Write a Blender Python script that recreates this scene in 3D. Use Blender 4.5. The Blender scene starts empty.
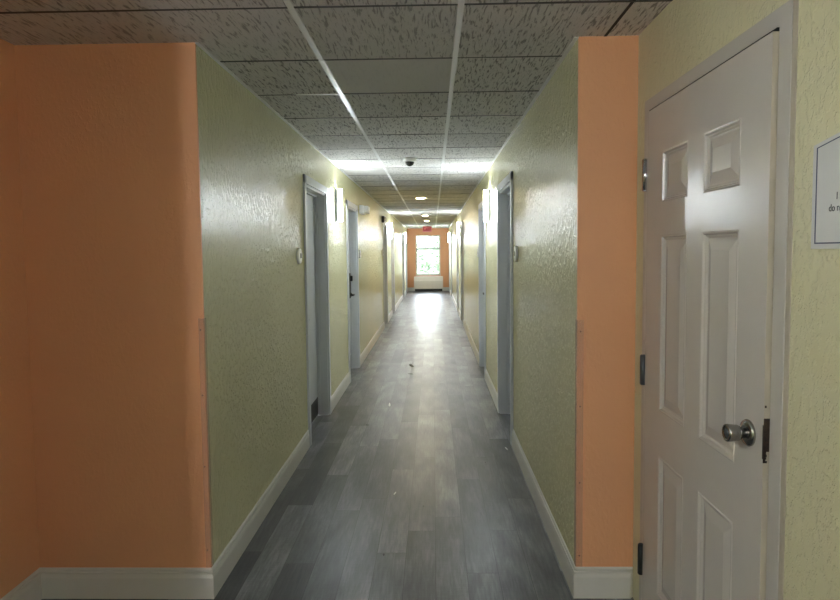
import bpy, bmesh, math, random
from mathutils import Vector, Matrix
random.seed(7)
S = bpy.context.scene
COL = S.collection
PI = math.pi

# ------------------------------------------------------------------ dimensions (metres)
H = 2.44                      # ceiling height
XL, XR = -1.006, 0.623        # corridor walls
YA = 1.30                     # where the alcove on the left begins
YL, YR = 2.668, 2.679         # where the lobby ends and the corridor starts
XS, XW = -1.785, 0.874        # lobby side walls
YB, YE = -3.0, 24.1           # back of lobby, end wall of corridor
T = 0.14                      # wall thickness
TS, TY, TX = 0.6233, 2.3122, -0.513   # ceiling grid

# ------------------------------------------------------------------ materials
def lin(r, g, b):
    f = lambda c: c/12.92 if c <= .04045 else ((c+.055)/1.055)**2.4
    return (f(r/255), f(g/255), f(b/255), 1)

class NT:
    def __init__(s, name):
        s.m = bpy.data.materials.new(name); s.m.use_nodes = True
        s.t = s.m.node_tree; s.t.nodes.clear()
        s.out = s.n('ShaderNodeOutputMaterial')
    def n(s, t, **k):
        x = s.t.nodes.new(t)
        for a, v in k.items():
            if a.startswith('i_'):
                key = a[2:]
                x.inputs[int(key) if key.isdigit() else key.replace('_', ' ')].default_value = v
            else: setattr(x, a, v)
        return x
    def l(s, a, b): s.t.links.new(a, b)
    def bsdf(s, **k):
        b = s.n('ShaderNodeBsdfPrincipled')
        for a, v in k.items(): b.inputs[a.replace('_', ' ')].default_value = v
        s.l(b.outputs[0], s.out.inputs[0]); return b
    def coord(s, scale=(1, 1, 1)):
        c = s.n('ShaderNodeTexCoord'); m = s.n('ShaderNodeMapping'); m.inputs['Scale'].default_value = scale
        s.l(c.outputs['Object'], m.inputs[0]); return m.outputs[0]
    def noise(s, vec, scale, detail=2, rough=.5):
        x = s.n('ShaderNodeTexNoise', i_Scale=scale, i_Detail=detail, i_Roughness=rough); s.l(vec, x.inputs['Vector']); return x.outputs[0]
    def ramp(s, fac, stops):
        r = s.n('ShaderNodeValToRGB'); e = r.color_ramp.elements
        while len(e) < len(stops): e.new(.5)
        for q, (p, c) in zip(e, stops):
            q.position = p; q.color = c if isinstance(c, tuple) else (c, c, c, 1)
        s.l(fac, r.inputs[0]); return r.outputs[0]
    def mix(s, fac, a, b, mode='MIX'):
        m = s.n('ShaderNodeMix', data_type='RGBA', blend_type=mode)
        for sock, v in ((m.inputs[0], fac), (m.inputs[6], a), (m.inputs[7], b)):
            if hasattr(v, 'links'): s.l(v, sock)
            else: sock.default_value = v
        return m.outputs[2]
    def math(s, op, a, b=0.0):
        m = s.n('ShaderNodeMath', operation=op)
        for sock, v in ((m.inputs[0], a), (m.inputs[1], b)):
            if hasattr(v, 'links'): s.l(v, sock)
            else: sock.default_value = v
        return m.outputs[0]
    def bump(s, b, h, dist, strength=1.0, prev=None):
        x = s.n('ShaderNodeBump'); x.inputs['Distance'].default_value = dist; x.inputs['Strength'].default_value = strength
        s.l(h, x.inputs['Height'])
        if prev: s.l(prev, x.inputs['Normal'])
        if b: s.l(x.outputs[0], b.inputs['Normal'])
        return x.outputs[0]

def mat_paint(name, col, rough, knock=.0062, scale=46.0, spec=.5):
    """rolled wall paint over knock-down plaster"""
    k = NT(name); b = k.bsdf(Roughness=rough, Specular_IOR_Level=spec)
    v = k.coord()
    big = k.noise(v, 1.3, 3)
    c = k.mix(k.ramp(big, [(.3, 0.0), (.7, 1.0)]), tuple(x*.95 for x in col[:3])+(1,), tuple(min(1, x*1.04) for x in col[:3])+(1,))
    k.l(c, b.inputs['Base Color'])
    if knock:
        vs = k.coord((1, 1, .62))
        n1 = k.noise(vs, scale, 3, .55)
        sp = k.ramp(n1, [(.50, 0.0), (.54, .5), (.60, 1.0)])
        n2 = k.noise(v, 170, 2)
        h1 = k.bump(None, n2, .0006, .5)
        k.bump(b, sp, knock, 1.0, h1)
    return k.m

def mat_plain(name, col, rough=.45, metal=0.0, spec=.5, wear=0.04, bump=0.0, bscale=120):
    k = NT(name); b = k.bsdf(Roughness=rough, Metallic=metal, Specular_IOR_Level=spec)
    v = k.coord(); n = k.noise(v, 9, 4)
    c = k.mix(n, tuple(x*(1-wear) for x in col[:3])+(1,), tuple(min(1, x*(1+wear)) for x in col[:3])+(1,))
    k.l(c, b.inputs['Base Color'])
    if bump: k.bump(b, k.noise(v, bscale, 2), bump)
    return k.m

def mat_emit(name, col, strength):
    k = NT(name); e = k.n('ShaderNodeEmission'); e.inputs[0].default_value = col; e.inputs[1].default_value = strength
    k.l(e.outputs[0], k.out.inputs[0]); return k.m

def mat_tile():
    k = NT('mineral fibre ceiling tile'); b = k.bsdf(Roughness=.95, Specular_IOR_Level=.1)
    a = k.n('ShaderNodeAttribute', attribute_name='tone'); sm = k.n('ShaderNodeAttribute', attribute_name='smooth_tile')
    v = k.coord((1, .13, 1))
    dist = k.n('ShaderNodeTexNoise', i_Scale=30.0, i_Detail=2.0); k.l(v, dist.inputs['Vector'])
    vv = k.n('ShaderNodeVectorMath', operation='MULTIPLY_ADD'); k.l(dist.outputs['Color'], vv.inputs[0]); vv.inputs[1].default_value = (.03, .03, 0); k.l(v, vv.inputs[2])
    n = k.noise(vv.outputs[0], 98, 3, .6)
    fis = k.ramp(n, [(.535, 0.0), (.63, 1.0)])
    pin = k.ramp(k.noise(k.coord(), 190, 1), [(.66, 0.0), (.72, .6)])
    f = k.math('MAXIMUM', fis, pin)
    keep = k.math('SUBTRACT', 1.0, k.math('MULTIPLY', sm.outputs['Fac'], .9))
    f = k.math('MULTIPLY', f, keep)
    lo = k.noise(k.coord(), 2.2, 3)
    base = k.mix(lo, (.63, .615, .60, 1), (.73, .715, .70, 1))
    tone = k.n('ShaderNodeCombineColor')
    for i in range(3): k.l(a.outputs['Fac'], tone.inputs[i])
    base = k.mix(1.0, base, tone.outputs[0], 'MULTIPLY')
    c = k.mix(k.math('MULTIPLY', f, .66), base, (.06, .06, .058, 1))
    k.l(c, b.inputs['Base Color'])
    k.bump(b, k.math('SUBTRACT', 1.0, f), .0025)
    return k.m

def mat_floor():
    k = NT('grey vinyl plank'); b = k.bsdf(Specular_IOR_Level=.38)
    a = k.n('ShaderNodeAttribute', attribute_name='tone')
    sh = k.n('ShaderNodeAttribute', attribute_name='grain_shift')
    co = k.n('ShaderNodeTexCoord')
    off = k.n('ShaderNodeCombineXYZ'); k.l(sh.outputs['Fac'], off.inputs[0]); k.l(k.math('MULTIPLY', sh.outputs['Fac'], 3.7), off.inputs[1])
    add = k.n('ShaderNodeVectorMath', operation='ADD'); k.l(co.outputs['Object'], add.inputs[0]); k.l(off.outputs[0], add.inputs[1])
    m = k.n('ShaderNodeMapping'); m.inputs['Scale'].default_value = (1, .09, 1); k.l(add.outputs[0], m.inputs[0])
    g1 = k.noise(m.outputs[0], 75, 6, .68)
    m2 = k.n('ShaderNodeMapping'); m2.inputs['Scale'].default_value = (1, .14, 1); k.l(add.outputs[0], m2.inputs[0])
    w = k.n('ShaderNodeTexWave', wave_type='RINGS', i_Scale=3.2, i_Distortion=9.0, i_Detail=3.0, i_Detail_Scale=1.6)
    k.l(m2.outputs[0], w.inputs['Vector'])
    saw = k.noise(k.coord((.12, 1, 1)), 120, 2)       # fine cross-cut saw marks
    blot = k.noise(m2.outputs[0], 9, 3)
    t = k.math('ADD', k.math('MULTIPLY', g1, .55), k.math('MULTIPLY', w.outputs['Fac'], .12))
    t = k.math('ADD', t, k.math('MULTIPLY', blot, .3))
    t = k.math('ADD', t, k.math('MULTIPLY', saw, .12))
    c = k.ramp(t, [(.34, (.042, .044, .048, 1)), (.56, (.118, .121, .127, 1)), (.78, (.25, .25, .25, 1))])
    tone = k.n('ShaderNodeCombineColor')
    for i in range(3): k.l(a.outputs['Fac'], tone.inputs[i])
    c = k.mix(1.0, c, tone.outputs[0], 'MULTIPLY')
    # scratches and scuffs
    sc = k.ramp(k.noise(k.coord((6, 1.2, 1)), 8, 4, .7), [(.70, 0.0), (.76, 1.0)])
    c = k.mix(k.math('MULTIPLY', sc, .12), c, (.19, .19, .19, 1))
    k.l(c, b.inputs['Base Color'])
    r = k.ramp(k.noise(co.outputs['Object'], 3.0, 4, .6), [(.3, .32), (.7, .42)])
    k.l(r, b.inputs['Roughness'])
    h1 = k.bump(None, g1, .0006, .6)
    k.bump(b, k.noise(k.coord((1, .5, 1)), 7, 2), .002, .35, h1)
    return k.m

def mat_glass():
    k = NT('window glass'); fr = k.n('ShaderNodeFresnel', i_IOR=1.45)
    t = k.n('ShaderNodeBsdfTransparent'); t.inputs[0].default_value = (.96, .98, .97, 1)
    g = k.n('ShaderNodeBsdfGlossy', i_Roughness=.02); mx = k.n('ShaderNodeMixShader')
    k.l(fr.outputs[0], mx.inputs[0]); k.l(t.outputs[0], mx.inputs[1]); k.l(g.outputs[0], mx.inputs[2]); k.l(mx.outputs[0], k.out.inputs[0])
    return k.m

def mat_guard(name, col, alpha):
    k = NT(name); b = k.bsdf(Roughness=.28, Alpha=alpha); b.inputs['Base Color'].default_value = col
    k.bump(b, k.noise(k.coord(), 60, 2), .0006); return k.m

def mat_leaf(name, a, c2):
    k = NT(name); b = k.bsdf(Roughness=.6)
    k.l(k.mix(k.noise(k.coord(), 2.5, 3), a, c2), b.inputs['Base Color']); return k.m

def mat_rust():
    k = NT('rusted steel'); b = k.bsdf(Metallic=.5)
    n = k.noise(k.coord(), 140, 4, .7)
    k.l(k.ramp(n, [(.35, (.012, .010, .010, 1)), (.6, (.05, .03, .022, 1)), (.78, (.13, .075, .05, 1))]), b.inputs['Base Color'])
    k.l(k.ramp(n, [(.3, .35), (.7, .8)]), b.inputs['Roughness']); k.bump(b, n, .0008); return k.m

M = dict(
    yellow=mat_paint('pale yellow eggshell wall paint', lin(212, 208, 166), .27, spec=.42),
    yellowfine=mat_paint('pale yellow rolled wall paint', lin(212, 207, 172), .34, .0016, 60),
    orange=mat_paint('orange wall paint', lin(229, 169, 126), .5, .0005, 60, .35),
    white=mat_plain('white semi gloss trim paint', lin(214, 212, 206), .35),
    frame=mat_plain('cool white door frame paint', lin(206, 209, 213), .4),  # white paint with the wall lamps' cool tint put into its colour
    nearframe=mat_plain('grey white door frame paint', lin(192, 187, 180), .4),
    leafdoor=mat_plain('grey white corridor door paint', lin(206, 208, 211), .4),
    door=mat_plain('white moulded door paint', lin(200, 194, 187), .22, bump=.0003, bscale=240),
    cream=mat_plain('cream primed edge', lin(182, 172, 154), .5, wear=.1),
    tile=mat_tile(), floor=mat_floor(), glass=mat_glass(),
    tee=mat_plain('white ceiling grid steel', lin(226, 226, 226), .35),
    plenum=mat_plain('dark ceiling void', (.02, .02, .02, 1), .9),
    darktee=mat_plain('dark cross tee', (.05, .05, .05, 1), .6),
    dark=mat_plain('dark gasket', (.015, .015, .016, 1), .7),  # near-black for the painted door gap shade and a ceiling joint
    chrome=mat_plain('polished steel', (.55, .57, .60, 1), .18, 1),
    nickel=mat_plain('satin nickel', (.36, .35, .33, 1), .22, 1),
    steel=mat_plain('dull grey steel', (.17, .19, .21, 1), .38, 1),
    blackmetal=mat_plain('black hinge steel', (.03, .035, .034, 1), .45, .6),
    rust=mat_rust(),
    lock=mat_plain('dark bronze lock casing', (.035, .033, .032, 1), .4, .5),
    plastic=mat_plain('white plastic', lin(240, 240, 238), .35),
    offwhite=mat_plain('off white enamel', lin(224, 214, 200), .45),
    black=mat_plain('black plastic', (.01, .01, .011, 1), .3),
    dome=mat_plain('smoked camera dome', (.004, .004, .005, 1), .06),
    kick=mat_plain('dark brown kick plate', (.035, .032, .030, 1), .5),
    acrylic=mat_plain('white acrylic sign', lin(212, 212, 212), .25),
    navy=mat_plain('navy sign ink', lin(38, 48, 84), .4),
    ink=mat_plain('black sign ink', lin(34, 34, 44), .5),
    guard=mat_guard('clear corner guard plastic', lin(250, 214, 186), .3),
    nail=mat_plain('nail head', (.09, .05, .035, 1), .5, .4),
    redsign=mat_plain('red exit sign housing', lin(232, 140, 144), .4),
    scrap=mat_plain('dry leaf scrap', (.03, .03, .022, 1), .8),
    chip=mat_plain('white paint chip', lin(236, 236, 232), .5),
    speck=mat_plain('black grit', (.006, .006, .006, 1), .6),
    bark=mat_plain('tree bark', (.10, .07, .05, 1), .9),
    lawn=mat_leaf('lawn', (.10, .17, .05, 1), (.16, .22, .08, 1)),
    leaves=mat_leaf('green leaves', (.055, .09, .06, 1), (.12, .17, .12, 1)),
    lamp=mat_emit('cool white lamp diffuser', (.86, .95, 1.0, 1), 22),
    lobbylamp=mat_emit('lobby lamp diffuser', (.90, .95, 1.0, 1), 29),
    warm=mat_emit('warm downlight lens', (1.0, .80, .46, 1), 70),
    dimlamp=mat_emit('dim warm lobby lamp', (1.0, .80, .60, 1), 60),
    exit=mat_emit('red exit letters', (.9, .04, .06, 1), .12),
)

# ------------------------------------------------------------------ mesh builder
class MB:
    def __init__(s): s.bm = bmesh.new(); s.mi = 0; s.mats = []
    def use(s, m):
        if m not in s.mats: s.mats.append(m)
        s.mi = s.mats.index(m); return s
    def _set(s, faces, smooth=False):
        for f in faces: f.material_index = s.mi; f.smooth = smooth
    def box(s, x0, x1, y0, y1, z0, z1, bev=0.0):
        r = bmesh.ops.create_cube(s.bm, size=1)
        bmesh.ops.scale(s.bm, vec=(x1-x0, y1-y0, z1-z0), verts=r['verts'])
        bmesh.ops.translate(s.bm, vec=((x0+x1)/2, (y0+y1)/2, (z0+z1)/2), verts=r['verts'])
        fs = list({f for v in r['verts'] for f in v.link_faces})
        s._set(fs)
        if bev:
            es = list({e for v in r['verts'] for e in v.link_edges})
            q = bmesh.ops.bevel(s.bm, geom=es, offset=bev, segments=2, affect='EDGES', profile=.6)
            s._set(q['faces'])
        return s
    def poly(s, pts, smooth=False):
        f = s.bm.faces.new([s.bm.verts.new(p) for p in pts]); s._set([f], smooth); return f
    def prism(s, prof, fn0, fn1, smooth=False):
        """extrude closed 2-D profile between two placements"""
        a = [s.bm.verts.new(fn0(*p)) for p in prof]; b = [s.bm.verts.new(fn1(*p)) for p in prof]
        n = len(prof); fs = []
        for i in range(n):
            j = (i+1) % n; fs.append(s.bm.faces.new((a[i], a[j], b[j], b[i])))
        s._set(fs, smooth); s._set([s.bm.faces.new(a[::-1]), s.bm.faces.new(b)]); return s
    def lathe(s, prof, origin=(0, 0, 0), axis='z', n=28, smooth=True):
        """prof = (radius, height) pairs; capped at both ends"""
        ax = {'z': lambda r, a, h: (r*math.cos(a), r*math.sin(a), h), 'x': lambda r, a, h: (h, r*math.cos(a), r*math.sin(a)),
              'y': lambda r, a, h: (r*math.cos(a), h, r*math.sin(a))}[axis]
        o = Vector(origin); rings = []
        for r, h in prof:
            rings.append([s.bm.verts.new(o+Vector(ax(max(r, 1e-4), 2*PI*i/n, h))) for i in range(n)])
        fs = []
        for p, q in zip(rings, rings[1:]):
            for i in range(n):
                j = (i+1) % n; fs.append(s.bm.faces.new((p[i], p[j], q[j], q[i])))
        s._set(fs, smooth); s._set([s.bm.faces.new(rings[0][::-1]), s.bm.faces.new(rings[-1])]); return s
    def build(s, name, mat=None, parent=None, loc=(0, 0, 0), rz=0.0):
        bmesh.ops.recalc_face_normals(s.bm, faces=s.bm.faces)
        me = bpy.data.meshes.new(name); s.bm.to_mesh(me); s.bm.free()
        if s.mats:
            for m in s.mats: me.materials.append(m)
        if mat is not None: me.materials.clear(); me.materials.append(mat)
        o = bpy.data.objects.new(name, me); COL.objects.link(o)
        o.parent = parent; o.location = loc; o.rotation_euler = (0, 0, rz); return o

def tag(o, label=None, cat=None, group=None, kind=None):
    if label: o['label'] = label
    if cat: o['category'] = cat
    if group: o['group'] = group
    if kind: o['kind'] = kind
    return o
def thing(name, label, cat, loc, rz=0.0, group=None, kind=None):
    o = bpy.data.objects.new(name, None); COL.objects.link(o); o.empty_display_size = .1
    o.location = loc; o.rotation_euler = (0, 0, rz)
    return tag(o, label, cat, group, kind)
def struct(o): o['kind'] = 'structure'; return o

# ------------------------------------------------------------------ setting: walls
# door openings (y0, y1) along each corridor wall
OPL = [(4.87, 5.80), (7.25, 8.16), (12.50, 13.38), (14.95, 15.85), (20.30, 21.20), (22.75, 23.65)]
OPR = [(4.87, 5.82), (7.38, 8.22), (12.76, 13.64), (15.08, 15.96), (20.40, 21.30), (22.80, 23.70)]
DH = 2.10
def corridor_wall(name, x0, x1, ys, ops):
    m = MB(); y = ys
    for a, b in ops:
        m.box(x0, x1, y, a, 0, H+.03); m.box(x0, x1, a, b, DH+.01, H+.03); y = b
    m.box(x0, x1, y, YE, 0, H+.03)
    return struct(m.build(name, M['yellow']))
corridor_wall('wall_left', XL-T, XL, YL+.012, OPL)
corridor_wall('wall_right', XR, XR+T, YR+.012, OPR)
struct(MB().box(XS-T, XL, YL, YL+.012, 0, H+.03).build('wall_left_return', M['orange']))
struct(MB().box(XR, XW+.3, YR, YR+.012, 0, H+.03).build('wall_right_return', M['orange']))
struct(MB().box(XS-T, XS, YA, YL, 0, H+.03).build('wall_alcove', M['orange']))
struct(MB().box(XS-T, XL, YB, YA, 0, H+.03).build('wall_lobby_left', M['yellow']))
# lobby right wall with the opening of the white door
D0, D1 = 1.598, 2.512
m = MB(); m.box(XW, XW+T, YB, D0, 0, H+.03).box(XW, XW+T, D0, D1, DH+.015, H+.03).box(XW, XW+T, D1, YR, 0, H+.03)
struct(m.build('wall_lobby_right', M['yellowfine']))
struct(MB().box(XS-T, XW+T, YB-T, YB, 0, H+.03).build('wall_lobby_back', M['yellow']))
# end wall with the window opening
WX0, WX1, WZ0, WZ1 = -.667, .285, .63, 2.17
m = MB()
m.box(XL-T, WX0, YE, YE+.2, 0, H+.03).box(WX1, XR+T, YE, YE+.2, 0, H+.03)
m.box(WX0, WX1, YE, YE+.2, 0, WZ0).box(WX0, WX1, YE, YE+.2, WZ1, H+.03)
struct(m.build('wall_end', M['orange']))

# ------------------------------------------------------------------ setting: floor of vinyl planks
def build_floor():
    bm = bmesh.new(); tone = bm.faces.layers.float.new('tone'); gs = bm.faces.layers.float.new('grain_shift')
    PW, PL, G = .15, 1.22, .0013
    anchor = {0: 3.508, 1: 4.10, 2: 4.556, 3: 3.78, -2: 3.079, -1: 4.55, -5: 4.188, -4: 3.60, -3: 5.0, -6: 4.9}
    fixed = {(0, 0): 1.75, (0, -1): 1.0, (0, 1): 1.5, (1, 0): 1.0, (1, -1): .8, (2, 0): .95, (2, -1): .72, (3, 0): .6, (3, -1): .7, (-1, 0): 1.7, (-1, -1): 1.35, (-2, 0): 1.4, (-2, -1): 1.05, (-3, -1): .85, (-3, 0): 1.3, (-4, 0): 1.0, (-4, -1): .8, (-5, 0): 1.3, (-5, -1): .75, (-6, 0): .5, (-6, -1): .42, (-7, 0): .5, (-7, -1): .42}
    r0, r1 = int(math.floor((XS-.1)/PW)), int(math.ceil((XW+.1)/PW))
    for r in range(r0, r1):
        a = anchor.get(r, random.uniform(2.7, 4.6)); k = int(math.floor((YB-.1-a)/PL))
        while a+k*PL < YE+.1:
            x0, x1 = r*PW, (r+1)*PW; y0, y1 = a+k*PL, a+(k+1)*PL
            t = fixed.get((r, k), random.choice([.5, .65, .8, .95, 1.05, 1.25, 1.5])*random.uniform(.93, 1.07)); s_ = random.uniform(0, 40)
            o = [bm.verts.new(p) for p in ((x0, y0, -.0004), (x1, y0, -.0004), (x1, y1, -.0004), (x0, y1, -.0004))]
            i = [bm.verts.new(p) for p in ((x0+G, y0+G, 0), (x1-G, y0+G, 0), (x1-G, y1-G, 0), (x0+G, y1-G, 0))]
            fs = [bm.faces.new(i)]+[bm.faces.new((o[q], o[(q+1) % 4], i[(q+1) % 4], i[q])) for q in range(4)]
            for q, f in enumerate(fs): f[tone] = t if q == 0 else t*.25; f[gs] = s_
            k += 1
    bmesh.ops.recalc_face_normals(bm, faces=bm.faces)
    me = bpy.data.meshes.new('floor'); bm.to_mesh(me); bm.free(); me.materials.append(M['floor'])
    o = bpy.data.objects.new('floor', me); COL.objects.link(o); return struct(o)
build_floor()

# ------------------------------------------------------------------ setting: ceiling tiles and grid
def build_ceiling():
    bm = bmesh.new(); tone = bm.faces.layers.float.new('tone'); smt = bm.faces.layers.float.new('smooth_tile')
    k0 = int(math.floor((YB-TY)/TS)); k1 = int(math.ceil((YE-TY)/TS)); G = .0022
    for k in range(k0, k1):
        ya, yb = TY+k*TS, min(TY+(k+1)*TS, YE+.02)
        cols = [(XS-.02, TX), (TX, TX+TS), (TX+TS, TX+2*TS), (TX+2*TS, XW+.02)] if k <= 0 else [(XL-.02, TX), (TX, TX+TS), (TX+TS, XR+.02)]
        for c, (xa, xb) in enumerate(cols):
            r = bmesh.ops.create_cube(bm, size=1)
            dz = random.uniform(-.0006, .0006); sx, sy = random.uniform(-.001, .001), random.uniform(-.0012, .0012)
            bmesh.ops.scale(bm, vec=(xb-xa-2*G, yb-ya-2*G, .015), verts=r['verts'])
            for v in r['verts']:
                v.co.z += sx*(1 if v.co.x > 0 else -1)+sy*(1 if v.co.y > 0 else -1)
            bmesh.ops.translate(bm, vec=((xa+xb)/2, (ya+yb)/2, H+.0085+dz), verts=r['verts'])
            t = random.uniform(.93, 1.05); q = 1.0 if (c, k) in ((1, 1), (0, 7), (1, 13), (2, 19)) else random.choice([0, 0, .15, .3])
            for f in {f for v in r['verts'] for f in v.link_faces}: f[tone] = t*(.93 if q == 1 else 1); f[smt] = q
    # dark flush strips along the cross joints
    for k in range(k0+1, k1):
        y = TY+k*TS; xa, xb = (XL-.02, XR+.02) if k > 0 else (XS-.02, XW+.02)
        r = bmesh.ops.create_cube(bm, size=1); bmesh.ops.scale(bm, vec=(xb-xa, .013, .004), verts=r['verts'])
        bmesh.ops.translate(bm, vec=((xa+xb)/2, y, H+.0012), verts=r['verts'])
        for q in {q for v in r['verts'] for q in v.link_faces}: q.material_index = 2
    # void above the tiles
    f = [bm.faces.new([bm.verts.new(p) for p in ((XS-.1, YB-.1, H+.028), (XW+.1, YB-.1, H+.028), (XW+.1, YE+.1, H+.028), (XS-.1, YE+.1, H+.028))])]
    f[0].material_index = 1
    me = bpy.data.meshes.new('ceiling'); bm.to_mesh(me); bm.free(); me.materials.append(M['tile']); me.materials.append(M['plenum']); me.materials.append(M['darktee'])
    o = bpy.data.objects.new('ceiling', me); COL.objects.link(o); struct(o)
    # exposed white main runners (two lines down the corridor)
    n = 0
    for j, x in enumerate((TX, TX+TS)):
        m = MB(); y = TY-7*TS+.25*j; pieces = []
        while y < YE:
            pieces.append((y, min(y+TS*2, YE))); y += TS*2
        if j == 0: pieces = [(YB, TY+TS), (TY+TS+.001, TY+3*TS)] + [(TY+(3+2*i)*TS+.001, min(TY+(5+2*i)*TS, YE)) for i in range(17) if TY+(3+2*i)*TS < YE]
        for i, (a, b) in enumerate(pieces):
            w = .0145 if (j == 0 and i == 1) else .012
            z = H-.0035 if (j == 0 and i == 1) else H-.0018
            tilt = random.uniform(-.0006, .0006)
            m.prism([(-w, tilt), (w, -tilt), (w, .005), (-w, .005)], lambda u, v, a=a, z=z: (x+u, a, z+v), lambda u, v, b=b, z=z: (x+u, b, z+v))
        n += 1; struct(m.build('trim_%d' % n, M['tee']))
    # one cross tee that has dropped a little below its tiles
    m = MB(); y = TY+2*TS
    m.prism([(-.008, 0), (.008, 0), (.008, .006), (-.008, .006)], lambda u, v: (TX-.28, y+u, H-.0003+v), lambda u, v: (TX-.012, y+u, H-.006+v))
    struct(m.build('trim_3', M['tee']))
    # wall angles
    for i, (xa, xb, ya, yb) in enumerate([(XL, XL+.018, YL, YE), (XR-.018, XR, YR, YE), (XL, XR, YE-.02, YE)]):
        struct(MB().box(xa, xb, ya, yb, H-.003, H+.001).build('trim_%d' % (4+i), M['tee']))
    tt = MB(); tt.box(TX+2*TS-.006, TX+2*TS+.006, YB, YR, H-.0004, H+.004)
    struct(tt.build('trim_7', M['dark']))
build_ceiling()

# ------------------------------------------------------------------ setting: baseboards
BH, BT = .138, .0135
BPROF = [(0, 0), (BT, 0), (BT, .096), (BT*.74, .109), (BT*.74, .118), (BT*.12, .1195), (BT*.12, .1250), (BT*.62, .126), (BT*.62, .132), (BT*.3, BH), (0, BH)]
mit = {(XL, YL): 1, (XR, YR): 1, (XS, YL): -1, (XW, YR): -1}
def base(side, runs):
    for (x, y, nx, ny, x2, y2) in runs:
        k1, k2 = mit.get((x, y), 0), mit.get((x2, y2), 0)      # mitred corners
        L_ = math.hypot(x2-x, y2-y); tx, ty = (x2-x)/L_, (y2-y)/L_
        m = MB(); m.prism(BPROF, lambda u, v: (x+nx*u-tx*u*k1, y+ny*u-ty*u*k1, v), lambda u, v: (x2+nx*u+tx*u*k2, y2+ny*u+ty*u*k2, v))
        struct(m.build('baseboard_'+side, M['white']))
def gaps(ops, y0):
    out = []; y = y0
    for a, b in ops: out.append((y, a-.058)); y = b+.058
    out.append((y, YE)); return [(p, q) for p, q in out if q-p > .06]
base('left', [(XL, a, 1, 0, XL, b) for a, b in gaps(OPL, YL)])
base('right', [(XR, a, -1, 0, XR, b) for a, b in gaps(OPR, YR)])
base('left_return', [(XS, YL, 0, -1, XL, YL)])
base('right_return', [(XR, YR, 0, -1, XW, YR)])
base('alcove', [(XS, YA, 1, 0, XS, YL)])
base('lobby_left', [(XL, YB, 1, 0, XL, YA)])
base('lobby_right', [(XW, YB, -1, 0, XW, D0-.07)])
base('end', [(XL, YE, 0, -1, XR, YE)])

# ------------------------------------------------------------------ corridor doors
# local frame: x = out of the wall into the corridor, y along it, z up
ordinal = ['nearest', 'second', 'third', 'fourth', 'fifth', 'sixth']
def corridor_door(n, wall, i, y0, y1):
    left = wall == 'left'; w = y1-y0; cy = (y0+y1)/2
    o = thing('door_%d' % n, '%s recessed grey white door on the %s corridor wall counting from the front' % (ordinal[i], wall), 'door',
              (XL if left else XR, cy, 0), 0 if left else PI, kind='structure')
    D, J, h = .118, .032, w/2
    m = MB()
    for s in (-1, 1):
        a, b = sorted((s*h, s*(h-J)))
        m.box(-D, .0, a, b, 0, DH)
        a, b = sorted((s*(h-.012), s*(h+.052)))          # face of the casing
        m.box(-.002, .016, a, b, 0, DH+.052, .0025)
        a, b = sorted((s*(h-J-.014), s*(h-J+.001)))       # stop
        m.box(-D+.022, -D+.048, a, b, 0, DH-J)
    m.box(-D, 0, -h, h, DH-J, DH)
    m.box(-.002, .016, -h-.052, h+.052, DH-.012, DH+.052, .0025)
    m.box(-D+.022, -D+.048, -h+J, h-J, DH-J-.014, DH-J+.001)
    m.build('door_frame', M['frame'], o)
    MB().box(-D-.022, -D+.02, -h+J-.006, h-J+.006, .008, DH-J+.006).build('door_leaf', M['leafdoor'], o)
    k = MB().box(-D+.0205, -D+.0225, -h+J+.016, h-J-.016, .012, .178).build('kick_plate', M['kick'], o)
    tag(k, 'dark kick plate along the foot of the door')
    # keycard lock: on the side away from its paired door's hinge
    far = (i % 2 == 1)
    s = (1 if far else -1)*(1 if left else -1)
    yl = s*(h-J-.075); xf = -D+.021
    e = MB().box(xf, xf+.022, yl-.036, yl+.036, .94, 1.27, .006)
    lk = e.build('lock', M['lock'], o)
    tag(lk, 'dark keycard lock with lever')
    c = MB().lathe([(.026, 0), (.026, .012), (.012, .016), (.012, .05)], (xf+.02, yl, .985), 'x', 20)
    yy = -s*.115
    c.box(xf+.054, xf+.072, min(yl-s*-.014, yl+yy), max(yl-s*-.014, yl+yy), .974, .996, .004)
    c.build('lever', M['lock'], lk)
    MB().box(xf+.0215, xf+.05, yl-.028, yl+.028, 1.165, 1.235, .006).build('card_reader', M['black'], lk)
    for z in (.30, 1.05, 1.82):
        hg = MB().lathe([(.0065, z-.05), (.0065, z+.05)], (-D+.027, -s*(h-J-.004), 0), 'z', 10)
        hg.build('hinge', M['steel'], o)
    return o
n = 0
for i, (a, b) in enumerate(OPL): n += 1; corridor_door(n, 'left', i, a, b)
for i, (a, b) in enumerate(OPR): n += 1; corridor_door(n, 'right', i, a, b)

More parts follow.
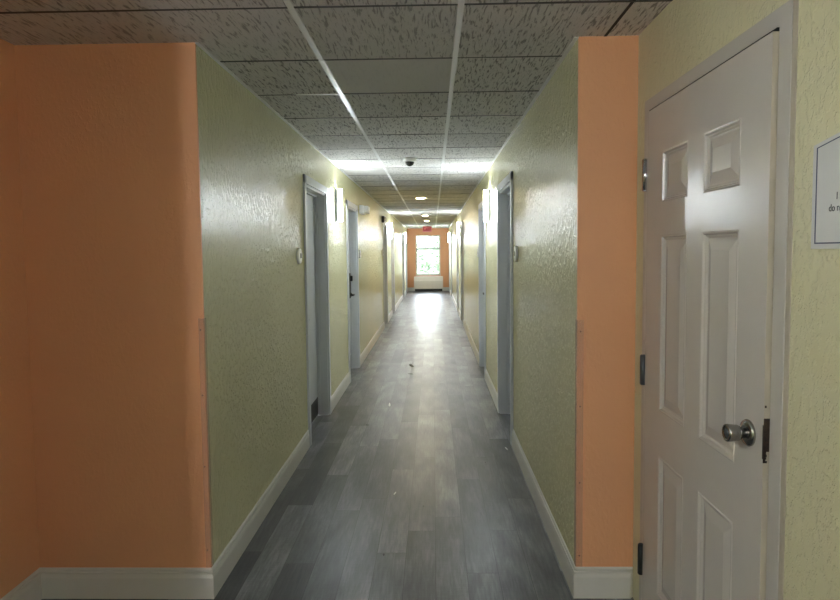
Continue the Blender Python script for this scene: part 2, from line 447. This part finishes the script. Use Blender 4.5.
# ------------------------------------------------------------------ near six-panel door
def near_door():
    global n
    n += 1
    o = thing('door_%d' % n, 'large white six panel door with steel knob in the near right wall', 'door', (XW, (D0+D1)/2, 0), PI, kind='structure')
    # local: x towards the lobby, y reversed:  local y = cy - world y
    cy = (D0+D1)/2; L = lambda y: cy-y
    # steel frame, nearly flush with the wall; the slab stands a little proud of it
    HB = 2.093
    m = MB()
    for ya, yb in ((D0-.054, D0), (D1, D1+.070)):
        a, b = sorted((L(ya), L(yb)))
        m.box(-.004, .004, a, b, 0, HB+.050, .001)
    a, b = sorted((L(D0-.054), L(D1+.070)))
    m.box(-.004, .0039, a, b, HB, HB+.050, .001)
    for y0, y1 in ((D0-.02, D0), (D1, D1+.02)):
        a, b = sorted((L(y0), L(y1))); m.box(-T, .001, a, b, 0, HB+.02)
    a, b = sorted((L(D0), L(D1))); m.box(-T, .001, a, b, HB, HB+.02)
    m.build('door_frame', M['nearframe'], o)
    e = MB(); a, b = sorted((L(D0-.074), L(D0-.0545))); e.box(-.002, .0022, a, b, 0, HB+.05, .001)
    tag(e.build('frame_edge', M['cream'], o), 'cream painted outer edge of the door frame')
    # dark backing and strips that paint the shade in the gap around the slab
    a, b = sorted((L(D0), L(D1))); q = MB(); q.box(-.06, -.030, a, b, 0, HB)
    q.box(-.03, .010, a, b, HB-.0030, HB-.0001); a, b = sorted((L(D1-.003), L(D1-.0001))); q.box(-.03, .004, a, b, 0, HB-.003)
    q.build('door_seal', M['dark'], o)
    # slab: front face at x = +.014, built with raised panels
    S0, S1 = 1.603, 2.505; xf, xb = .017, -.026; Z0, Z1 = .010, HB-.008
    cols = [(1.754, 1.988), (2.109, 2.341)]; rows = [(.209, .754), (.929, 1.596), (1.718, 1.905)]
    m = MB(); bm = m.bm; m.use(M['door'])
    ys = sorted([S0, S1]+[c for p in cols for c in p]); zs = sorted([Z0, Z1]+[r for p in rows for r in p])
    hole = lambda ya, yb, za, zb: any(abs(ya-c[0]) < 1e-6 and abs(yb-c[1]) < 1e-6 for c in cols) and any(abs(za-r[0]) < 1e-6 and abs(zb-r[1]) < 1e-6 for r in rows)
    def ring(A, B):   # A,B: (ya,yb,za,zb,x)
        def q(R): ya, yb, za, zb, x = R; return [(x, L(ya), za), (x, L(yb), za), (x, L(yb), zb), (x, L(ya), zb)]
        p, r = q(A), q(B)
        for i in range(4):
            j = (i+1) % 4; m.poly((p[i], p[j], r[j], r[i]))
    for ya, yb in zip(ys, ys[1:]):
        for za, zb in zip(zs, zs[1:]):
            if hole(ya, yb, za, zb):
                st = [(0, xf), (.003, xf+.0024), (.007, xf+.0016), (.011, xf-.0050), (.015, xf-.0062), (.019, xf-.0100), (.024, xf-.0105), (.054, xf-.0025), (.058, xf-.0012), (.061, xf-.0012)]
                R = [(ya+d, yb-d, za+d, zb-d, x) for d, x in st]
                for A, B in zip(R, R[1:]): ring(A, B)
                pa, pb, qa, qb, x = R[-1]
                m.poly([(x, L(pa), qa), (x, L(pb), qa), (x, L(pb), qb), (x, L(pa), qb)])
            else:
                m.poly([(xf, L(ya), za), (xf, L(yb), za), (xf, L(yb), zb), (xf, L(ya), zb)])
    m.poly([(xb, L(S0), Z0), (xb, L(S0), Z1), (xb, L(S1), Z1), (xb, L(S1), Z0)])
    for ya, yb, za, zb in ((S0, S1, Z0, Z0), (S0, S1, Z1, Z1), (S1, S1, Z0, Z1)):
        if za == zb: m.poly([(xf, L(ya), za), (xf, L(yb), za), (xb, L(yb), za), (xb, L(ya), za)])
        else: m.poly([(xf, L(ya), za), (xf, L(ya), zb), (xb, L(ya), zb), (xb, L(ya), za)])
    m.use(M['cream']); m.poly([(xf, L(S0), Z0), (xf, L(S0), Z1), (xb, L(S0), Z1), (xb, L(S0), Z0)])
    bmesh.ops.remove_doubles(bm, verts=bm.verts, dist=1e-5)
    leaf = m.build('door_leaf', None, o)
    # knob
    ky, kz = L(1.676), 1.041
    k = MB().lathe([(.036, xf), (.037, xf+.004), (.033, xf+.010), (.020, xf+.013)], (0, ky, kz), 'x', 32)
    ro = k.build('knob_rose', M['nickel'], o); tag(ro, 'round satin nickel rose')
    k = MB().lathe([(.0135, xf+.012), (.0135, xf+.020), (.0185, xf+.026), (.0215, xf+.031), (.0225, xf+.040), (.0242, xf+.058), (.0238, xf+.061), (.0225, xf+.0625), (.018, xf+.0625), (.0172, xf+.060)], (0, ky, kz), 'x', 32)
    kn = k.build('knob', M['nickel'], o); tag(kn, 'satin nickel tulip knob with a key cylinder')
    MB().lathe([(.0105, xf+.058), (.0105, xf+.0615), (.009, xf+.062)], (0, ky, kz), 'x', 20).use(M['dark']).box(xf+.0615, xf+.0625, ky-.0012, ky+.0012, kz-.006, kz+.006).build('key_cylinder', M['steel'], kn)
    # rusted latch plate on the slab's edge
    st = MB(); e0 = L(S0)
    st.box(.0005, .0168, e0-.0002, e0+.0016, 1.012, 1.100, .0005)
    for z in [1.012-.0032*i for i in range(9)]:
        st.box(.0100+random.uniform(-.003, .003), .0172, e0-.0002, e0+.0018, z-.0045, z+.001)
    st.box(.0105, .0150, e0-.0002, e0+.0008, 1.128, 1.134)
    st.use(M['rust']).box(.0166, .0178, e0-.0035, e0+.0012, .992, 1.082, .0004)
    tag(st.build('latch_plate', M['rust'], leaf), 'rusted black latch plate on the edge of the door')
    for z0, z1, mt, lb in ((1.779, 1.899, 'chrome', 'shiny chrome hinge at the top'), (.995, 1.109, 'steel', 'dull steel hinge at middle height'), (.197, .317, 'blackmetal', 'black hinge near the floor')):
        hy = L(2.516); hb = MB()
        hb.lathe([(.0120, z0), (.0120, z1)], (.0215, hy, 0), 'z', 16)
        for q in range(1, 5):
            z = z0+(z1-z0)*q/5; hb.lathe([(.0124, z-.0006), (.0124, z+.0006)], (.0215, hy, 0), 'z', 16)
        hb.lathe([(.009, z0-.005), (.0120, z0)], (.0215, hy, 0), 'z', 16).lathe([(.0120, z1), (.009, z1+.005)], (.0215, hy, 0), 'z', 16)
        hb.box(.004, .019, hy-.004, hy+.004, z0, z1)
        tag(hb.build('hinge', M[mt], o), lb)
near_door()

# ------------------------------------------------------------------ sconces
def sconce_mesh(root):
    R, hz = .046, .165
    MB().box(0, .012, -.056, .056, -.18, .18, .004).build('back_plate', M['plastic'], root)
    m = MB(); N = 12
    prof = [(.012+(R+.010)*math.sin(PI*i/N), -R*math.cos(PI*i/N)) for i in range(N+1)]
    m.prism(prof, lambda u, v: (u, v, -hz), lambda u, v: (u, v, hz), True)
    m.build('lamp_shade', M['lamp'], root)
    for s in (-1, 1):
        a, b = sorted((s*(R+.0015), s*(R+.0075)))
        MB().box(.010, .030, a, b, -.172, .172, .001).build('side_rail', M['plastic'], root)  # added to keep the lamp's grazing light off the wall
    b = MB()
    b.box(R+.0225, R+.0275, -.010, .010, -.10, .10, .002)
    for z in (-.10, .10): b.box(.010, R+.027, -.006, .006, z-.004, z+.004)
    b.build('bracket', M['nickel'], root)
proto = None
for wall, i, y in (('left', 0, 6.45), ('left', 3, .34), ('left', 4, -1.6), ('right', 5, -1.2), ('right', 0, 6.765), ('left', 1, 14.38), ('right', 1, 14.22), ('left', 2, 21.75), ('right', 2, 22.1)):  # the two lobby lamps behind the viewer are added to lift the light
    lab = {0: 'lit white half round wall lamp between the two nearest %s doors', 1: 'lit white wall lamp further down the %s corridor wall, second in line',
           3: 'lit white wall lamp on the left lobby wall just before the alcove, beside the viewer',
           4: 'lit white wall lamp far back on the left lobby wall behind the viewer',
           5: 'lit white wall lamp on the right lobby wall behind the viewer',
           2: 'farthest lit white wall lamp on the %s wall beside the end window'}[i].replace('%s', wall)
    loc = (XL if wall == 'left' else (XW if i == 5 else XR), y, 2.03); rz = 0 if wall == 'left' else PI
    if proto is None:
        proto = thing('wall_sconce', lab, 'wall lamp', loc, rz, 'corridor wall lamps'); sconce_mesh(proto)
    else:
        r = proto.copy(); COL.objects.link(r); r.location = loc; r.rotation_euler = (0, 0, rz); r['label'] = lab
        for ch in list(proto.children):
            c = ch.copy(); COL.objects.link(c); c.parent = r
            if i in (3, 4, 5) and ch.name.startswith('lamp_shade'):
                c.data = ch.data.copy(); c.data.materials[0] = M['lobbylamp']       # stronger emission for the lobby lamp and the two added fill lamps

# ------------------------------------------------------------------ ceiling downlights
def downlight(name, x, y, mat, label, group='round ceiling lights'):
    t = thing(name, label, 'ceiling light', (x, y, H), 0, group)
    MB().lathe([(.098, .0), (.100, -.006), (.092, -.012), (.074, -.010), (.072, -.002), (.072, .0)], (0, 0, 0), 'z', 32).build('trim_ring', M['plastic'], t)
    MB().lathe([(.0725, -.003), (.072, -.008), (.045, -.0125), (.002, -.0135)], (0, 0, 0), 'z', 32).build('lens', M[mat], t)
downlight('ceiling_downlight', -.196, 10.42, 'warm', 'round warm downlight in the ceiling just past the dome camera')
downlight('ceiling_downlight', -.19, 15.5, 'lamp2' if 'lamp2' in M else 'warm', 'second round ceiling downlight along the corridor, between second wall lamps')
downlight('ceiling_downlight', -.167, 18.2, 'warm', 'farthest round downlight, just in front of the exit sign')

# ------------------------------------------------------------------ dome camera
t = thing('dome_camera', 'small white security camera with black dome on the corridor ceiling', 'camera', (-.217, 6.0, H))
MB().lathe([(.060, .0), (.060, -.028), (.055, -.036), (.046, -.038)], (0, 0, 0), 'z', 32).build('housing', M['plastic'], t)
MB().lathe([(.046, -.036)]+[(.046*math.cos(a), -.037-.042*math.sin(a)) for a in [PI/2*i/8 for i in range(1, 9)]], (0, 0, 0), 'z', 32).build('dome', M['dome'], t)

# ------------------------------------------------------------------ round wall plates beside the doors
def plate(wall, y, label, first=[None]):
    loc = (XL-.003 if wall == 'left' else XR+.003, y, 1.518); rz = 0 if wall == 'left' else PI
    if first[0] is None:
        t = first[0] = thing('room_plate', label, 'wall plate', loc, rz, 'round plates beside the doors')
        MB().lathe([(.060, 0), (.061, .014), (.057, .020), (.046, .023)], (0, 0, 0), 'x', 32).build('disc', M['plastic'], t)
        MB().box(.0225, .0245, -.017, .017, -.016, .020, .002).build('number_inset', M['lock'], t)
    else:
        t = first[0].copy(); COL.objects.link(t); t.location = loc; t.rotation_euler = (0, 0, rz); t['label'] = label
        for ch in list(first[0].children):
            c = ch.copy(); COL.objects.link(c); c.parent = t
plate('left', 4.60, 'round white plate with dark centre before the nearest left door')
plate('right', 4.60, 'round white plate with dark centre before the nearest right door')
plate('left', 8.43, 'round white plate just past the second left door')
plate('right', 8.42, 'round white plate just past the second right door')
plate('left', 12.22, 'round white plate before the third left door, below the fire alarm')
plate('right', 12.47, 'round white plate before the third right door')

# ------------------------------------------------------------------ emergency light, fire alarm
t = thing('emergency_light', 'white twin lamp emergency light high on left wall past second door', 'emergency light', (XL, 8.66, 2.07))
MB().box(0, .055, -.16, .16, 0, .115, .01).build('housing', M['plastic'], t)
for y in (-.085, .085):
    MB().box(.053, .118, y-.050, y+.050, .012, .106, .008).build('lamp_head', M['plastic'], t)
t = thing('fire_alarm', 'black and white fire alarm strobe high on left wall by third door', 'fire alarm', (XL, 12.3, 2.12))
MB().box(0, .055, -.06, .06, 0, .13, .006).build('housing', M['black'], t)
MB().box(.055, .085, -.022, .022, .02, .11, .006).build('strobe_lens', M['plastic'], t)

# ------------------------------------------------------------------ writing helper
def text_mesh(body, size, place, mat, name, parent, depth=.0006, sx=1.0, align='LEFT'):
    cu = bpy.data.curves.new(name, 'FONT'); cu.body = body; cu.size = size; cu.extrude = depth; cu.align_x = align
    cu.resolution_u = 3
    ob = bpy.data.objects.new(name, cu); COL.objects.link(ob)
    dg = bpy.context.evaluated_depsgraph_get(); me = bpy.data.meshes.new_from_object(ob.evaluated_get(dg))
    bpy.data.objects.remove(ob); bpy.data.curves.remove(cu)
    for v in me.vertices: v.co = place(v.co.x*sx, v.co.y, v.co.z)
    me.name = name; me.materials.clear(); me.materials.append(mat)
    o = bpy.data.objects.new(name, me); COL.objects.link(o); o.parent = parent; return o

# ------------------------------------------------------------------ exit sign
t = thing('exit_sign', 'red exit sign hanging from the ceiling before the end window', 'sign', (-.195, 21.5, H))
MB().box(-.05, .05, -.02, .02, -.03, 0, .004).build('canopy', M['plastic'], t)
MB().box(-.155, .155, -.022, .022, -.225, -.03, .006).build('housing', M['redsign'], t)
text_mesh('EXIT', .155, lambda u, v, w: Vector((u, -.0225-w, -.182+v)), M['exit'], 'lettering', t, .001, .88, 'CENTER')

# ------------------------------------------------------------------ near notice sign on right wall
# outline in (world y, z): left edge at y=1.45, gable top rising away from it
t = thing('wall_sign', 'white notice sign with navy border and arched top right of door', 'sign', (XW, 1.29, 1.54), PI)
cy = 1.29
def sign_out(inset):
    w, z0, z1, zt = .151-inset, inset*.87, .2335-inset*.5, .2560-inset*.7
    return [(-w, z0), (w, z0), (w, z1), (w*.5, (z1+zt)/2+.001), (0, zt), (-w*.5, (z1+zt)/2+.001), (-w, z1)]
MB().prism(sign_out(0), lambda u, v: (0, u, v), lambda u, v: (.006, u, v)).build('panel', M['acrylic'], t)
m = MB(); o1, o2 = sign_out(.0130), sign_out(.0165); nn = len(o1)
for i in range(nn):
    j = (i+1) % nn
    m.prism([o1[i], o1[j], o2[j], o2[i]], lambda u, v: (.0061, u, v), lambda u, v: (.0066, u, v))
m.build('border', M['navy'], t)
# facing the wall from the lobby, reading direction runs towards -y in the world = +y locally
text_mesh('I', .0225, lambda u, v, w: Vector((.0068+w, -.0650+u, .1065+v)), M['ink'], 'lettering', t, .0003, .9)
text_mesh('do n', .0225, lambda u, v, w: Vector((.0068+w, -.0895+u, .0815+v)), M['ink'], 'lettering', t, .0003, .9)

# ------------------------------------------------------------------ corner guards with nails
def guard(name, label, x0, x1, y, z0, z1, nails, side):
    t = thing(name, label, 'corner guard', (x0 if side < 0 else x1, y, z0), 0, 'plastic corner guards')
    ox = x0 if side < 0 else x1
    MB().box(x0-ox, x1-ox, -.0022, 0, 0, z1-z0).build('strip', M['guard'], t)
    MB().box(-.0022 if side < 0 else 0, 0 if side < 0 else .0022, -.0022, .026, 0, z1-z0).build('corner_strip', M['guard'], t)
    for z in nails:
        MB().lathe([(.0035, 0), (.0030, -.0012), (.001, -.0018)], (side*-.014, -.0022, z-z0), 'y', 12).build('nail_head', M['nail'], t)
guard('corner_guard', 'clear plastic strip with nails on the right orange corner', XR, XR+.027, YR, BH+.002, 1.24, (.19, .52, .86, 1.19), -1)
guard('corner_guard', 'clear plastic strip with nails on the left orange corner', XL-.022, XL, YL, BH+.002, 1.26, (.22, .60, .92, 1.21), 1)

# ------------------------------------------------------------------ end window
t = thing('window_1', 'bright sash window in the orange end wall', 'window', ((WX0+WX1)/2, YE, WZ0), 0, kind='structure')
hw, hh = (WX1-WX0)/2, WZ1-WZ0
m = MB()
for s in (-1, 1):
    a, b = sorted((s*hw, s*(hw-.045))); m.box(a, b, .05, .16, 0, hh)
m.box(-hw, hw, .05, .16, 0, .05).box(-hw, hw, .05, .16, hh-.045, hh)
m.build('window_frame', M['white'], t)
MB().box(-hw+.04, hw-.04, .06, .12, .98, 1.045).build('meeting_rail', M['frame'], t)
MB().box(-hw-.02, hw+.02, -.03, .06, -.025, .004, .003).build('window_sill', M['white'], t)
MB().box(-hw+.04, hw-.04, .098, .102, .045, .99).build('lower_pane', M['glass'], t)
MB().box(-hw+.04, hw-.04, .118, .122, 1.02, hh-.04).build('upper_pane', M['glass'], t)

# ------------------------------------------------------------------ air conditioner below window
t = thing('air_conditioner', 'white boxy air conditioner on the floor below the end window', 'air conditioner', (-.18, YE-.014, 0))
W, Dp = .56, .30
m = MB(); m.prism([(0, .10), (-Dp, .10), (-Dp, .40), (-Dp+.07, .555), (0, .565)], lambda u, v: (-W, u, v), lambda u, v: (W, u, v)); m.build('body', M['offwhite'], t)
MB().box(-W+.03, W-.03, -Dp+.05, -.02, .0, .10).build('plinth', M['black'], t)
g = MB()
for i in range(9):
    y = -Dp+.085+i*.02; g.box(-W+.06, W*.45, y, y+.009, .555, .570)
g.build('air_grille', M['plastic'], t)
f = MB()
for i in range(7): f.box(-W+.05, W-.05, -Dp-.005, -Dp+.001, .13+i*.034, .145+i*.034)
f.build('front_louvre', M['offwhite'], t)
MB().box(W*.5, W*.93, -Dp+.10, -.06, .558, .572, .003).build('control_flap', M['plastic'], t)

# ------------------------------------------------------------------ debris on the floor
def scrap(name, label, cat, x, y, w, l, mat, rz, h=.004, group=None, pts=7):
    m = MB(); P = []
    for i in range(pts):
        a = 2*PI*i/pts; r = random.uniform(.6, 1.0); P.append((w*r*math.cos(a), l*r*math.sin(a)))
    lift = [random.uniform(0, h) for _ in P]
    a = [m.bm.verts.new((p[0], p[1], .0004)) for p in P]; b = [m.bm.verts.new((p[0]*.85, p[1]*.85, .001+q)) for p, q in zip(P, lift)]
    c = m.bm.verts.new((0, 0, .001+h*.8))
    for i in range(pts):
        j = (i+1) % pts; m.bm.faces.new((a[i], a[j], b[j], b[i])); m.bm.faces.new((b[i], b[j], c))
    m.bm.faces.new(a[::-1])
    o = m.build(name, mat, None, (x, y, 0), rz); tag(o, label, cat, group)
scrap('leaf_scrap', 'larger dark dry leaf scrap lying mid corridor floor', 'leaf', -.305, 8.28, .035, .14, M['scrap'], .3, .012)
scrap('leaf_scrap', 'thin dark leaf scrap on the floor just nearer than the larger one', 'leaf', -.295, 7.72, .032, .05, M['scrap'], 1.0, .006)
scrap('paint_chip', 'white chip on the floor between the nearest pair of doors', 'chip', -.45, 6.15, .012, .10, M['chip'], .05, .004)
scrap('paint_chip', 'small white chip on the near floor plank', 'chip', -.257, 3.86, .006, .035, M['chip'], -.2, .003)
scrap('grit_speck', 'black speck on the pale floor plank right of centre', 'speck', -.07, 3.66, .005, .012, M['speck'], 0, .003)
scrap('grit_speck', 'tiny black speck on floor near the right baseboard', 'speck', .37, 4.43, .006, .014, M['speck'], 0, .003)
scrap('grit_speck', 'black crumb at a plank seam on the near left floor', 'speck', -.265, 3.06, .006, .014, M['speck'], 0, .003)
scrap('grit_speck', 'dark crumb on the floor before the nearest left door', 'speck', -.60, 5.42, .010, .02, M['speck'], 1.2, .004)
scrap('paint_chip', 'white chip on floor at the foot of the nearest right door', 'chip', .56, 4.75, .006, .05, M['chip'], .2, .003)

# ------------------------------------------------------------------ outside: lawn and trees
struct(tag(MB().box(-30, 30, YE+.25, 80, -.55, -.4).build('ground_outside', M['lawn'])))
def tree(x, y, h, r, label):
    t = thing('leafy_tree', label, 'tree', (x, y, -.4), random.uniform(0, 6), 'trees outside the end window')
    m = MB(); m.lathe([(.16, 0), (.11, h*.3), (.07, h*.6), (.02, h*.9)], (0, 0, 0), 'z', 10).build('trunk', M['bark'], t)
    m = MB()
    blobs = [(Vector((random.uniform(-1, 1)*r*.7, random.uniform(-1, 1)*r*.7, h*random.uniform(.3, .95))), r*random.uniform(.35, .6)) for _ in range(12)]
    for _ in range(2600):
        c, br = random.choice(blobs)
        d = Vector((random.gauss(0, 1), random.gauss(0, 1), random.gauss(0, 1))).normalized()*br*random.uniform(.6, 1.0)
        p = c+d; s = random.uniform(.05, .12)
        u = Vector((random.gauss(0, 1), random.gauss(0, 1), random.gauss(0, 1))).normalized(); w = u.orthogonal().normalized()
        m.poly([p-u*s, p+w*s*.45, p+u*s, p-w*s*.45])
    m.build('foliage', M['leaves'], t)
tree(-1.0, 33.5, 2.6, 1.0, 'leafy tree seen through the left half of the window')
tree(.55, 32.0, 2.9, .9, 'leafy tree seen through the right half of the window')
tree(-.25, 36.5, 2.2, 1.0, 'shorter leafy tree behind the other two, seen mid window')

# ------------------------------------------------------------------ daylight
w = bpy.data.worlds.new('sky'); S.world = w; w.use_nodes = True
nt = w.node_tree; bg = nt.nodes['Background']
sky = nt.nodes.new('ShaderNodeTexSky'); sky.sky_type = 'HOSEK_WILKIE'; sky.turbidity = 8; sky.ground_albedo = .4; sky.sun_direction = (-.3, -.5, .8)
hsv = nt.nodes.new('ShaderNodeHueSaturation'); hsv.inputs['Saturation'].default_value = .35
nt.links.new(sky.outputs[0], hsv.inputs['Color']); nt.links.new(hsv.outputs[0], bg.inputs[0]); bg.inputs[1].default_value = 27.0
for (xa, xb, za, zb, y, rx) in ((WX0, WX1, WZ0, WZ1, YE+.21, -PI/2),):
    po = bpy.data.lights.new('window_portal', 'AREA'); po.shape = 'RECTANGLE'; po.size = xb-xa; po.size_y = zb-za; po.cycles.is_portal = True
    pob = bpy.data.objects.new('window_portal', po); COL.objects.link(pob); pob.location = ((xa+xb)/2, y, (za+zb)/2); pob.rotation_euler = (rx, 0, 0)

# ------------------------------------------------------------------ camera
cam = bpy.data.cameras.new('camera'); co = bpy.data.objects.new('camera', cam); COL.objects.link(co)
cam.sensor_width = 36; cam.lens = 617.77*36/840; cam.shift_y = (288.8-300)/840; cam.clip_start = .05
R = Vector((.99973076, .02092672, -.01002359)); U = Vector((.00873835, .06062932, .9981221)); F = Vector((-.02149515, .99794096, -.06043013))
co.matrix_world = Matrix(((R.x, U.x, -F.x, 0), (R.y, U.y, -F.y, 0), (R.z, U.z, -F.z, 1.5434), (0, 0, 0, 1)))
S.camera = co

S.view_settings.view_transform = 'Standard'; S.view_settings.look = 'None'; S.view_settings.gamma = 1; S.view_settings.exposure = 2.6
S.view_settings.use_curve_mapping = False
S.cycles.max_bounces = 16; S.cycles.diffuse_bounces = 12; S.cycles.glossy_bounces = 4; S.cycles.transparent_max_bounces = 12
S.cycles.sample_clamp_indirect = 6.0
S.cycles.use_denoising = True
